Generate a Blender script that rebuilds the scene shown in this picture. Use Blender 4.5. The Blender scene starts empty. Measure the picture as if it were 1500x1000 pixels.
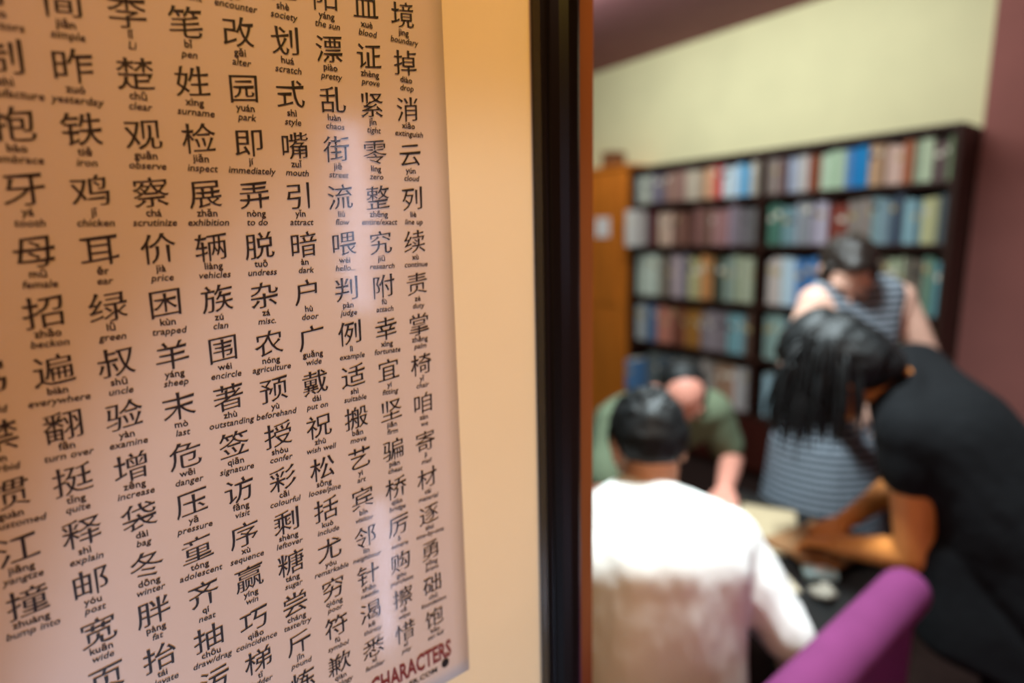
import bpy, bmesh, math, random
from mathutils import Vector, Matrix, noise
random.seed(7)
S = bpy.context.scene
COL = S.collection
V = Vector

# ------------------------------------------------------------------ camera
cam = bpy.data.cameras.new('camera')
cam_ob = bpy.data.objects.new('camera', cam)
COL.objects.link(cam_ob)
S.camera = cam_ob
EYE = V((0, 0, 1.65))
right = V((0.6174, 0.7863, -0.0234)); 
fwd = V((-0.7768, 0.6045, -0.1773))
right = (right - fwd * right.dot(fwd)).normalized(); fwd.normalize()
up = right.cross(fwd)
cam_ob.matrix_world = Matrix(((right.x, up.x, -fwd.x, EYE.x), (right.y, up.y, -fwd.y, EYE.y), (right.z, up.z, -fwd.z, EYE.z), (0, 0, 0, 1)))
cam.sensor_width = 36
cam.lens = 840.4 / 1500 * 36
cam.clip_start = 0.02
cam.dof.use_dof = True
cam.dof.focus_distance = 0.368
cam.dof.aperture_fstop = 2.1

# ------------------------------------------------------------------ light
S.view_settings.view_transform = 'Standard'
S.view_settings.look = 'None'
S.view_settings.gamma = 1
S.view_settings.use_curve_mapping = False
S.view_settings.exposure = 0
w = bpy.data.worlds.new('daylight'); S.world = w; w.use_nodes = True
bg = w.node_tree.nodes['Background']
bg.inputs[0].default_value = (0.62, 0.70, 1.0, 1); bg.inputs[1].default_value = 6.0

def area(name, loc, aim, size, power, col, shape='DISK', size_y=None, spread=180):
    l = bpy.data.lights.new(name, 'AREA'); l.shape = shape; l.size = size
    if size_y: l.size_y = size_y
    l.energy = power; l.color = col; l.spread = math.radians(spread)
    o = bpy.data.objects.new(name, l); COL.objects.link(o)
    o.location = loc; o.rotation_euler = (V(aim) - V(loc)).to_track_quat('-Z', 'Y').to_euler()
    return o
def spot(name, loc, aim, power, col, angle, blend, r=.03):
    l = bpy.data.lights.new(name, 'SPOT'); l.energy = power; l.color = col
    l.spot_size = math.radians(angle); l.spot_blend = blend; l.shadow_soft_size = r
    o = bpy.data.objects.new(name, l); COL.objects.link(o)
    o.location = loc; o.rotation_euler = (V(aim) - V(loc)).to_track_quat('-Z', 'Y').to_euler()
    return o
# cool lamp over the table
area('table_lamp_light', (-.75, 1.10, 2.85), (-.75, 1.2, .8), .3, 64, (.82, .97, 1.0), spread=140)
# added cool wash that brightens the cream wall and the books
area('back_wall_wash_fill', (-2.05, 2.5, 2.98), (-2.1, 3.5, 1.95), 2.4, 41, (.95, 1.0, .97), 'RECTANGLE', .25)
# added warm fill on the near side, standing in for ambient light
area('warm_room_fill', (.55, -.5, 2.98), (.3, .3, 0), .6, 25, (1.0, .60, .36))
# two added spots tint the poster: warm from above, cool from low down
spot('warm_poster_fill_spot', (.9, .5, 2.75), (-.37, .36, 1.62), 66, (1.0, .66, .135), 38, 1.0, .05)
spot('cool_poster_fill_spot', (.95, -.35, .25), (-.37, .19, 1.368), 104, (.55, .72, 1.0), 16.8, .3, .03)

# ------------------------------------------------------------------ materials
def lin(c):
    return tuple((x / 255 / 12.92 if x / 255 <= .04045 else ((x / 255 + .055) / 1.055) ** 2.4) for x in c) + (1,)
MATS = {}
def mat(name, rgb, rough=.6, spec=.4, var=.12, scale=8, bump=0, bscale=60, metal=0, stretch=None, sheen=0):
    if name in MATS: return MATS[name]
    m = bpy.data.materials.new(name); m.use_nodes = True
    nt = m.node_tree; b = nt.nodes['Principled BSDF']
    b.inputs['Roughness'].default_value = rough; b.inputs['Specular IOR Level'].default_value = spec
    b.inputs['Metallic'].default_value = metal
    if sheen: b.inputs['Sheen Weight'].default_value = sheen
    c = lin(rgb)
    tc = nt.nodes.new('ShaderNodeTexCoord'); mp = nt.nodes.new('ShaderNodeMapping')
    nt.links.new(tc.outputs['Object'], mp.inputs[0])
    if stretch: mp.inputs['Scale'].default_value = stretch
    n = nt.nodes.new('ShaderNodeTexNoise'); n.inputs['Scale'].default_value = scale; n.inputs['Detail'].default_value = 5
    nt.links.new(mp.outputs[0], n.inputs['Vector'])
    r = nt.nodes.new('ShaderNodeMapRange'); r.inputs[1].default_value = .3; r.inputs[2].default_value = .7
    r.inputs[3].default_value = 1 - var; r.inputs[4].default_value = 1 + var
    nt.links.new(n.outputs[0], r.inputs[0])
    mx = nt.nodes.new('ShaderNodeMix'); mx.data_type = 'RGBA'; mx.blend_type = 'MULTIPLY'
    mx.inputs[0].default_value = 1; mx.inputs[6].default_value = c
    nt.links.new(r.outputs[0], mx.inputs[7]); nt.links.new(mx.outputs[2], b.inputs['Base Color'])
    if bump:
        n2 = nt.nodes.new('ShaderNodeTexNoise'); n2.inputs['Scale'].default_value = bscale; n2.inputs['Detail'].default_value = 4
        nt.links.new(mp.outputs[0], n2.inputs['Vector'])
        bp = nt.nodes.new('ShaderNodeBump'); bp.inputs['Strength'].default_value = bump; bp.inputs['Distance'].default_value = .004
        nt.links.new(n2.outputs[0], bp.inputs['Height']); nt.links.new(bp.outputs[0], b.inputs['Normal'])
    MATS[name] = m
    return m
def glass_mat():
    m = bpy.data.materials.new('picture_glass'); m.use_nodes = True
    nt = m.node_tree; nt.nodes.clear()
    o = nt.nodes.new('ShaderNodeOutputMaterial'); t = nt.nodes.new('ShaderNodeBsdfTransparent'); g = nt.nodes.new('ShaderNodeBsdfGlossy')
    g.inputs['Roughness'].default_value = .11
    tc = nt.nodes.new('ShaderNodeTexCoord'); nz = nt.nodes.new('ShaderNodeTexNoise'); nz.inputs['Scale'].default_value = 9; nz.inputs['Detail'].default_value = 1
    nt.links.new(tc.outputs['Object'], nz.inputs['Vector']); bp = nt.nodes.new('ShaderNodeBump'); bp.inputs['Strength'].default_value = .35; bp.inputs['Distance'].default_value = .004
    nt.links.new(nz.outputs[0], bp.inputs['Height']); nt.links.new(bp.outputs[0], g.inputs['Normal'])
    f = nt.nodes.new('ShaderNodeFresnel'); f.inputs[0].default_value = 1.5
    ge = nt.nodes.new('ShaderNodeNewGeometry'); mr = nt.nodes.new('ShaderNodeMapRange'); mr.inputs[3].default_value = 1.5; mr.inputs[4].default_value = 1 / 1.5
    nt.links.new(ge.outputs['Backfacing'], mr.inputs[0]); nt.links.new(mr.outputs[0], f.inputs[0])
    mx = nt.nodes.new('ShaderNodeMixShader')
    nt.links.new(f.outputs[0], mx.inputs[0]); nt.links.new(t.outputs[0], mx.inputs[1]); nt.links.new(g.outputs[0], mx.inputs[2])
    nt.links.new(mx.outputs[0], o.inputs[0])
    return m
def striped_mat():
    m = mat('striped_knit', (142, 150, 160), .9, .2, .05)
    nt = m.node_tree; b = nt.nodes['Principled BSDF']; src = b.inputs['Base Color'].links[0].from_socket
    tc = nt.nodes['Texture Coordinate']; sx = nt.nodes.new('ShaderNodeSeparateXYZ'); nt.links.new(tc.outputs['Object'], sx.inputs[0])
    mu = nt.nodes.new('ShaderNodeMath'); mu.operation = 'MULTIPLY'; mu.inputs[1].default_value = 1 / .024
    nt.links.new(sx.outputs[2], mu.inputs[0])
    fr = nt.nodes.new('ShaderNodeMath'); fr.operation = 'FRACT'; nt.links.new(mu.outputs[0], fr.inputs[0])
    gt = nt.nodes.new('ShaderNodeMath'); gt.operation = 'GREATER_THAN'; gt.inputs[1].default_value = .55; nt.links.new(fr.outputs[0], gt.inputs[0])
    mx = nt.nodes.new('ShaderNodeMix'); mx.data_type = 'RGBA'; nt.links.new(gt.outputs[0], mx.inputs[0])
    nt.links.new(src, mx.inputs[6]); mx.inputs[7].default_value = lin((36, 44, 56)); nt.links.new(mx.outputs[2], b.inputs['Base Color'])
    return m

# ------------------------------------------------------------------ object helpers
def origin(p):
    o = V((0, 0, 0))
    while p: o += p.location; p = p.parent
    return o
def mesh_ob(name, verts, faces, m, parent=None, smooth=False, loc=None, mats=None):
    base = origin(parent) if parent else (V(loc) if loc is not None else V((0, 0, 0)))
    me = bpy.data.meshes.new(name)
    me.from_pydata([tuple(V(v) - base) for v in verts], [], faces)
    if m: me.materials.append(m)
    if smooth: me.polygons.foreach_set('use_smooth', [True] * len(me.polygons))
    me.update()
    o = bpy.data.objects.new(name, me); COL.objects.link(o)
    if parent: o.parent = parent
    elif loc is not None: o.location = loc
    return o
def empty(name, loc):
    o = bpy.data.objects.new(name, None); COL.objects.link(o); o.location = loc; o.empty_display_size = .1
    return o
def tag(o, label, cat, group=None):
    o['label'] = label; o['category'] = cat
    if group: o['group'] = group
    return o
def struct(o):
    o['kind'] = 'structure'; return o

class Geo:
    """gathers boxes, tubes and hulls into one mesh"""
    def __init__(s): s.v = []; s.f = []
    def add(s, vs, fs):
        k = len(s.v); s.v += [V(v) for v in vs]; s.f += [tuple(i + k for i in f) for f in fs]; return s
    def box(s, a, b, bev=0, M=None):
        a, b = V(a), V(b)
        bm = bmesh.new(); bmesh.ops.create_cube(bm, size=1)
        for v in bm.verts: v.co = V((a.x + (v.co.x + .5) * (b.x - a.x), a.y + (v.co.y + .5) * (b.y - a.y), a.z + (v.co.z + .5) * (b.z - a.z)))
        if bev: bmesh.ops.bevel(bm, geom=bm.edges[:], offset=bev, segments=2, profile=.6, affect='EDGES')
        return s.bm(bm, M)
    def bm(s, bm, M=None):
        bm.verts.index_update(); bmesh.ops.recalc_face_normals(bm, faces=bm.faces)
        s.add([(M @ v.co if M else v.co.copy()) for v in bm.verts], [[v.index for v in f.verts] for f in bm.faces]); bm.free(); return s
    def hull(s, blobs, sub=2):
        """convex hull of ellipsoids: (centre, radius or radii, basis)"""
        bm = bmesh.new()
        for bl in blobs:
            c, r = V(bl[0]), bl[1]; B = bl[2] if len(bl) > 2 else Matrix.Identity(3)
            rr = (r, r, r) if isinstance(r, (int, float)) else r
            g = bmesh.ops.create_icosphere(bm, subdivisions=sub, radius=1)
            for v in g['verts']: v.co = c + B @ V((v.co.x * rr[0], v.co.y * rr[1], v.co.z * rr[2]))
        if len(blobs) > 1:
            h = bmesh.ops.convex_hull(bm, input=bm.verts[:])
            bmesh.ops.delete(bm, geom=[e for e in set(h['geom_interior']) | set(h['geom_unused']) if isinstance(e, bmesh.types.BMVert)], context='VERTS')
        return s.bm(bm)
    def limb(s, pts, sub=2):
        for (a, ra), (b, rb) in zip(pts, pts[1:]): s.hull([(a, ra), (b, rb)], sub)
        return s
    def tube(s, pts, rad, n=8):
        pts = [V(p) for p in pts]; k = len(s.v); last = None
        for i, p in enumerate(pts):
            d = (pts[min(i + 1, len(pts) - 1)] - pts[max(i - 1, 0)]).normalized()
            a = d.orthogonal().normalized() if last is None else (last - d * last.dot(d)).normalized()
            last = a; b = d.cross(a); r = rad[i] if isinstance(rad, (list, tuple)) else rad
            for j in range(n):
                t = 2 * math.pi * j / n; s.v.append(p + (a * math.cos(t) + b * math.sin(t)) * r)
        for i in range(len(pts) - 1):
            for j in range(n):
                s.f.append((k + i * n + j, k + i * n + (j + 1) % n, k + (i + 1) * n + (j + 1) % n, k + (i + 1) * n + j))
        s.f.append(tuple(k + j for j in reversed(range(n)))); s.f.append(tuple(k + (len(pts) - 1) * n + j for j in range(n)))
        return s
    def ob(s, name, m, parent=None, smooth=False, loc=None):
        return mesh_ob(name, s.v, s.f, m, parent, smooth, loc)
    def grown(s, name, m, parent, voxel=.006, smooth=6, wrinkle=0, wscale=7, fine=0, stretch=(1, 1, 1), cut=None):
        """one continuous skin over everything gathered"""
        o = s.ob(name + '_raw', m, parent)
        r = o.modifiers.new('r', 'REMESH'); r.mode = 'VOXEL'; r.voxel_size = voxel
        q = o.modifiers.new('s', 'SMOOTH'); q.iterations = smooth; q.factor = .5
        dg = bpy.context.evaluated_depsgraph_get()
        me = bpy.data.meshes.new_from_object(o.evaluated_get(dg), depsgraph=dg)
        old = o.data; o.modifiers.clear(); o.data = me; bpy.data.meshes.remove(old)
        me.name = name; o.name = name
        if cut:
            bm = bmesh.new(); bm.from_mesh(me)
            for (p, n) in cut:
                p = V(p) - origin(parent)
                res = bmesh.ops.bisect_plane(bm, geom=bm.verts[:] + bm.edges[:] + bm.faces[:], plane_co=p, plane_no=V(n), clear_outer=True)
                ed = [e for e in res['geom_cut'] if isinstance(e, bmesh.types.BMEdge)]
                bmesh.ops.holes_fill(bm, edges=ed)
            bm.to_mesh(me); bm.free()
        if wrinkle or fine:
            nn = [v.normal.copy() for v in me.vertices]
            for v, n in zip(me.vertices, nn):
                p = V((v.co.x * stretch[0], v.co.y * stretch[1], v.co.z * stretch[2]))
                d = wrinkle * noise.noise(p * wscale)
                if fine: d += fine * noise.noise(p * wscale * 6)
                v.co += n * d
        if not me.materials: me.materials.append(m)
        me.polygons.foreach_set('use_smooth', [True] * len(me.polygons)); me.update()
        return o

# ================================================================== the setting
CEIL = 3.02
M_floor = mat('dark_carpet', (40, 27, 24), .95, .1, .2, 30, .3, 200)
M_brown = mat('brown_mauve_paint', (156, 100, 94), .8, .25, .05, 5)
M_cream = mat('cream_paint', (234, 231, 186), .75, .25, .04, 3)
M_ceil = mat('brown_ceiling_paint', (150, 102, 108), .8, .25, .06, 4)
M_wood_wall = mat('red_brown_panelling', (118, 64, 24), .5, .4, .15, 4, .1, 40, stretch=(6, 6, .6))
BACK = 3.82
def wallbox(name, a, b, m): return struct(Geo().box(a, b).ob(name, m))
wallbox('floor', (-5.2, -2.2, -.1), (1.3, 4.1, 0), M_floor)
wallbox('ceiling', (-5.2, -2.2, CEIL), (1.3, 4.1, CEIL + .1), M_ceil)
wallbox('wall_back', (-5.2, BACK, 0), (-.926, BACK + .15, CEIL), M_cream)
wallbox('wall_back_brown', (-.926, BACK - .03, 0), (1.3, BACK + .15, CEIL), M_brown)
wallbox('wall_left', (-.52, -2.05, 0), (-.378, .392, CEIL), M_wood_wall)
wallbox('wall_far_left', (-5.2, -2.05, 0), (-5.05, BACK, CEIL), M_cream)
wallbox('wall_behind', (-5.2, -2.2, 0), (1.3, -2.05, CEIL), M_cream)
# right wall; unseen sidelight added to make the strip reflected in the poster glass
WY0, WY1, WZ1 = .735, .925, 2.06
g = Geo()
g.box((1.1, -2.05, 0), (1.3, WY0, CEIL)); g.box((1.1, WY1, 0), (1.3, BACK - .03, CEIL)); g.box((1.1, WY0, WZ1), (1.3, WY1, CEIL))
struct(g.ob('wall_right', M_brown))
g = Geo()
for a, b in (((1.12, WY0 - .0, .0), (1.2, WY0 + .025, WZ1)), ((1.12, WY1 - .025, 0), (1.2, WY1, WZ1)), ((1.12, WY0 + .025, 0), (1.2, WY1 - .025, .03)), ((1.12, WY0 + .025, WZ1 - .03), (1.2, WY1 - .025, WZ1))):
    g.box(a, b)
g.box((1.12, WY0 + .025, .70), (1.2, WY1 - .025, 1.42))  # solid panel added to break the reflected strip in the middle
win = struct(g.ob('added_window', mat('added_window_dark_frame', (50, 30, 22), .4)))
M_glass = glass_mat()
Geo().box((1.155, WY0 + .024, .029), (1.161, WY1 - .024, WZ1 - .029)).ob('added_window_pane', M_glass, win)

# ================================================================== framed poster
P = -.372           # plane of the print
HZ = EYE.z
M_frame = mat('dark_frame_lacquer', (12, 7, 5), .25, .4, .2, 12, stretch=(3, 3, .5))
M_board = mat('cream_backing_board', (238, 214, 174), .8, .3, .03, 6)
M_sheet = mat('poster_paper', (210, 186, 170), .55, .4, .03, 5)
M_ink = mat('black_ink', (26, 18, 15), .6, .3, .05)
M_red = mat('maroon_ink', (122, 40, 34), .6, .3, .05)
fp = tag(empty('framed_poster', (-.378, -.2, HZ - .5)), 'large glazed poster of black handwritten-style Chinese characters in a dark brown frame', 'poster')
IY0, IY1, IZ0, IZ1 = -.66, .3165, HZ - .452, HZ + .40
# moulding profile: (distance outwards from the inner edge, x)
prof = [(0, -.3695), (0, -.362), (.002, -.3595), (.0045, -.3595), (.006, -.361), (.0075, -.3585), (.012, -.3535), (.020, -.351), (.030, -.351), (.034, -.353), (.036, -.357), (.036, -.3775), (0, -.3775)]
fv = []; ff = []
for (d, x) in prof:
    fv += [(x, IY0 - d, IZ0 - d), (x, IY1 + d, IZ0 - d), (x, IY1 + d, IZ1 + d), (x, IY0 - d, IZ1 + d)]
n = len(prof)
for i in range(n):
    for k in range(4):
        a, b = i * 4 + k, i * 4 + (k + 1) % 4; c, d = ((i + 1) % n) * 4 + (k + 1) % 4, ((i + 1) % n) * 4 + k
        ff.append((a, b, c, d))
mesh_ob('frame', fv, ff, M_frame, fp)
Geo().box((-.3772, IY0 - .003, IZ0 - .003), (-.3735, IY1 + .003, IZ1 + .003)).ob('backing_board', M_board, fp)
SHY1, SHZ0 = .2345, HZ - .3655
# the sheet: a slightly cockled paper with thickness
sv = []; sf = []
ny, nz = 60, 50; SHY0, SHZ1 = -.60, HZ + .335
def sheet_x(y, z): return P - .0004 + .00025 * noise.noise(V((y * 9, z * 7, 3)))
for j in range(nz + 1):
    for i in range(ny + 1):
        y = SHY0 + (SHY1 - SHY0) * i / ny; z = SHZ0 + (SHZ1 - SHZ0) * j / nz
        sv.append((sheet_x(y, z), y, z))
for j in range(nz):
    for i in range(ny):
        a = j * (ny + 1) + i; sf.append((a, a + 1, a + ny + 2, a + ny + 1))
k0 = len(sv); sv += [(P - .0014, SHY0, SHZ0), (P - .0014, SHY1, SHZ0), (P - .0014, SHY1, SHZ1), (P - .0014, SHY0, SHZ1)]
sf += [(k0, k0 + 3, k0 + 2, k0 + 1)]
sf += [tuple([k0, k0 + 1] + [i for i in range(ny, -1, -1)]), tuple([k0 + 2, k0 + 3] + [nz * (ny + 1) + i for i in range(ny + 1)]),
       tuple([k0 + 1, k0 + 2] + [j * (ny + 1) + ny for j in range(nz, -1, -1)]), tuple([k0 + 3, k0] + [j * (ny + 1) for j in range(nz + 1)])]
sheet = mesh_ob('poster_sheet', sv, sf, M_sheet, fp, True)
Geo().box((-.3700, IY0 - .003, IZ0 - .003), (-.3682, IY1 + .003, IZ1 + .003)).ob('glass_pane', M_glass, fp)

def text_mesh(body, size, bold=0, shear=0, kai=False, center=True):
    c = bpy.data.curves.new('t', 'FONT'); c.body = body; c.size = size; c.shear = shear; c.offset = bold * size
    c.align_x = 'CENTER' if center else 'LEFT'; c.resolution_u = 3 if kai else 2
    o = bpy.data.objects.new('t', c); COL.objects.link(o)
    dg = bpy.context.evaluated_depsgraph_get(); dg.update()
    me = bpy.data.meshes.new_from_object(o.evaluated_get(dg), depsgraph=dg)
    bpy.data.objects.remove(o); bpy.data.curves.remove(c)
    bm = bmesh.new(); bm.from_mesh(me); bpy.data.meshes.remove(me)
    bmesh.ops.remove_doubles(bm, verts=bm.verts, dist=size * 1e-4)
    if kai: brush(bm, size)
    bm.verts.index_update()
    vs = [v.co.copy() for v in bm.verts]; fs = [[v.index for v in f.verts] for f in bm.faces]
    # keep faces looking at +z
    for f in fs:
        a, b, c2 = vs[f[0]], vs[f[1]], vs[f[2]]
        if (b - a).cross(c2 - a).z < 0: f.reverse()
    bm.free()
    return vs, fs
def brush(bm, em):
    """turns even strokes into brush-like ones: thin lifted horizontals, pressed ends, tapering tails"""
    mv = {}
    for v in bm.verts:
        be = [e for e in v.link_edges if len(e.link_faces) == 1]
        if len(be) != 2: continue
        ns = []; ds = []
        for e in be:
            f = e.link_faces[0]; d = (e.other_vert(v).co - v.co); ds.append(d.normalized())
            n = V((d.y, -d.x, 0)).normalized()
            if n.dot(f.calc_center_median() - (e.verts[0].co + e.verts[1].co) / 2) > 0: n = -n
            ns.append((n, e.calc_length()))
        n = (ns[0][0] + ns[1][0])
        if n.length < 1e-4: continue
        n.normalize()
        corner = ds[0].dot(ds[1]) > -.5 and n.dot(ds[0] + ds[1]) < 0
        dx, dy = -.003 * n.x, -.021 * n.y
        if corner:
            cap = min(ns[0][1], ns[1][1]) < .13 * em
            if cap:
                q = 0 if ns[0][1] < ns[1][1] else 1
                if abs(ds[q].y) > abs(ds[q].x):         # the end of a horizontal stroke
                    if n.x > 0: dx, dy = (.012, .006) if n.y > 0 else (.004, .016)
                    else: dx, dy = -.004, (-.019 if n.y > 0 else .019)
                elif n.y > 0: dx, dy = (.002, -.004) if n.x > 0 else (-.012, .008)
                else: dx, dy = (-.014, .004) if n.x > 0 else (.014, -.008)
        mv[v] = (V((dx, dy, 0)) + n * (.010 if corner and n.dot(ds[0] + ds[1]) < 0 else .007)) * em
    for v, d in mv.items(): v.co += d
    for v in bm.verts:
        x, y = v.co.x / em, v.co.y / em - .38
        y += .125 * x + .05 * x * x - .02
        x += .02 * y
        v.co.x, v.co.y = x * em, (y + .38) * em
class Print:
    def __init__(s): s.v = []; s.f = []
    def put(s, tm, y, z, sx=1, sy=1):
        k = len(s.v)
        for v in tm[0]: s.v.append((P + .0001, y + v.x * sx, z + v.y * sy))
        s.f += [tuple(i + k for i in f) for f in tm[1]]
CW, CH, Y0, Z0 = .8825 * .03, .03, 6.772 * .03, 4.976 * .03 + HZ
COLUMNS = [   # right to left: first row, then character|pinyin|meaning
 (0, '境|jìng|boundary 掉|diào|drop 消|xiāo|extinguish 云|yún|cloud 列|liè|line_up 续|xù|continue 责|zé|duty 掌|zhǎng|palm 椅|yǐ|chair 咱|zán|we 寄|jì|mail 材|cái|material 逐|zhú|one-by-one 勇|yǒng|brave 础|chǔ|foundation 饱|bǎo|eat_full'),
 (0, '血|xuè|blood 证|zhèng|prove 紧|jǐn|tight 零|líng|zero 整|zhěng|entire/exact 究|jiū|research 附|fù|attach 幸|xìng|fortunate 宜|yí|fitting 坚|jiān|firm 骗|piàn|cheat 桥|qiáo|bridge 厉|lì|severe 购|gòu|purchase 擦|cā|wipe 惜|xī|pity'),
 (0, '阳|yáng|the_sun 漂|piào|pretty 乱|luàn|chaos 街|jiē|street 流|liú|flow 喂|wéi|hello... 判|pàn|judge 例|lì|example 适|shì|suitable 搬|bān|move 艺|yì|art 宾|bīn|visitor 邻|lín|neighbour 针|zhēn|needle 渴|kě|thirsty 悉|xī|familiar'),
 (0, '社|shè|society 划|huá|scratch 式|shì|style 嘴|zuǐ|mouth 引|yǐn|attract 暗|àn|dark 户|hù|door 广|guǎng|wide 戴|dài|put_on 祝|zhù|wish_well 松|sōng|loose/pine 括|kuò|include 尤|yóu|remarkable 穷|qióng|poor 符|fú|symbol 歉|qiàn|apology'),
 (0, '遇|yù|encounter 改|gǎi|alter 园|yuán|park 即|jí|immediately 弄|nòng|to_do 脱|tuō|undress 杂|zá|misc. 农|nóng|agriculture 预|yù|beforehand 授|shòu|confer 彩|cǎi|colourful 剩|shèng|leftover 糖|táng|sugar 尝|cháng|taste/try 斤|jīn|pound 炼|liàn|refine'),
 (0, '刻|kè|moment 笔|bǐ|pen 姓|xìng|surname 检|jiǎn|inspect 展|zhǎn|exhibition 辆|liàng|vehicles 族|zú|clan 围|wéi|encircle 著|zhù|outstanding 签|qiān|signature 访|fǎng|visit 序|xù|sequence 赢|yíng|win 巧|qiǎo|coincidence 梯|tī|ladder'),
 (1, '李|lǐ|Li 楚|chǔ|clear 观|guān|observe 察|chá|scrutinize 价|jià|price 困|kùn|trapped 羊|yáng|sheep 末|mò|last 危|wēi|danger 压|yā|pressure 童|tóng|adolescent 齐|qí|neat 抽|chōu|draw/drag 污|wū|dirty'),
 (1, '简|jiǎn|simple 昨|zuó|yesterday 铁|tiě|iron 鸡|jī|chicken 耳|ěr|ear 绿|lǜ|green 叔|shū|uncle 验|yàn|examine 增|zēng|increase 袋|dài|bag 冬|dōng|winter 胖|pàng|fat 抬|tái|elevate'),
 (1, '导|dǎo|directors 制|zhì|manufacture 抱|bào|embrace 牙|yá|tooth 母|mǔ|female 招|zhāo|beckon 遍|biàn|everywhere 翻|fān|turn_over 挺|tǐng|quite 释|shì|explain 邮|yóu|post 宽|kuān|wide 页|yè|page'),
 (7, '骂|mà|scold 禁|jìn|forbid 惯|guàn|accustomed 江|jiāng|yangtze 撞|zhuàng|bump_into'),
]
pc, pp, pm = Print(), Print(), Print()
for ci, (r0, txt) in enumerate(COLUMNS):
    for k, cell in enumerate(txt.split(' ')):
        ch, py, mean = cell.split('|')
        y, z = Y0 - ci * CW, Z0 - (r0 + k) * CH
        pc.put(text_mesh(ch, .0170, 0, 0, True), y, z - .0170 * .38, 1.06, 1.0)
        pp.put(text_mesh(py, .0055, .016), y, z - .0129)
        pm.put(text_mesh(mean.replace('_', ' '), .0054, .010, .21), y, z - .0181)
for nm, q in (('character_print', pc), ('pinyin_print', pp), ('translation_print', pm)):
    mesh_ob(nm, q.v, q.f, M_ink, sheet)
def line_of_text(name, body, size, bold, y0, y1, z, m):
    tm = text_mesh(body, size, bold, 0, center=False)
    a = min(v.x for v in tm[0]); b = max(v.x for v in tm[0]); s_ = (y1 - y0) / (b - a)
    q = Print(); q.put(tm, y0 - a * s_, z, s_, 1); mesh_ob(name, q.v, q.f, m, sheet)
line_of_text('title_print', 'CHARACTERS', .0205, .03, .1455, .2172, HZ - .3415, M_red)
line_of_text('web_address_print', 'ER.COM', .0062, .02, .1775, .2030, HZ - .3505, M_ink)
q = Print(); q.put(([V((math.cos(t * math.pi / 14) * .0036, math.sin(t * math.pi / 14) * .0040, 0)) for t in range(28)], [list(range(28))]), .2110, HZ - .3466)
mesh_ob('round_emblem_print', q.v, q.f, M_ink, sheet)

# ================================================================== bookcase
M_case = mat('dark_bookcase_wood', (50, 26, 18), .45, .4, .2, 5, stretch=(1, 6, 6))
M_base = mat('dark_red_cupboard_wood', (62, 20, 12), .5, .4, .2, 5, stretch=(6, 6, 1))
FY = 3.50           # front of the bookcase
XL, XR, XD = -2.985, -.931, -1.9425
BOARD = [2.150, 1.881, 1.570, 1.195, .842, .452]     # top surfaces of top panel and shelves
bc = tag(empty('bookcase', (-1.95, 3.65, 0)), 'tall dark wooden bookcase of two bays filled with books against the cream wall', 'bookcase')
for x in (XL, XR - .03):
    Geo().box((x, FY, 0), (x + .03, BACK - .005, 2.15), .003).ob('side_panel', M_case, bc)
Geo().box((XD - .016, FY + .002, .49), (XD + .016, BACK - .012, 2.118), .002).ob('divider', M_case, bc)
Geo().box((XL + .031, FY + .002, 2.118), (XR - .031, BACK - .012, 2.15), .002).ob('top_panel', M_case, bc)
for z in BOARD[1:]:
    for a, b in ((XL + .031, XD - .017), (XD + .017, XR - .031)):
        Geo().box((a, FY + .003, z - .028), (b, BACK - .012, z), .002).ob('shelf', M_case, bc)
Geo().box((XL + .031, BACK - .011, .0), (XR - .031, BACK - .006, 2.15)).ob('back_panel', M_case, bc)
Geo().box((XL + .031, FY + .03, .06), (XR - .031, BACK - .02, .42), .003).ob('base_cupboard', M_base, bc)
Geo().box((XL + .031, FY + .06, .0), (XR - .031, BACK - .02, .059)).ob('plinth', M_case, bc)
for k in range(4):
    w_ = (XR - XL - .07) / 4; a = XL + .035 + k * w_
    d = Geo().box((a + .003, FY + .005, .07), (a + w_ - .003, FY + .028, .415), .004).ob('cupboard_door', M_base, bc)
    kx = a + (w_ - .05 if k % 2 == 0 else .05)
    Geo().hull([((kx, FY - .012, .33), .012), ((kx, FY + .004, .33), .006)]).ob('knob', mat('brass', (150, 110, 50), .35, .5, metal=.9), d, True)

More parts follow.
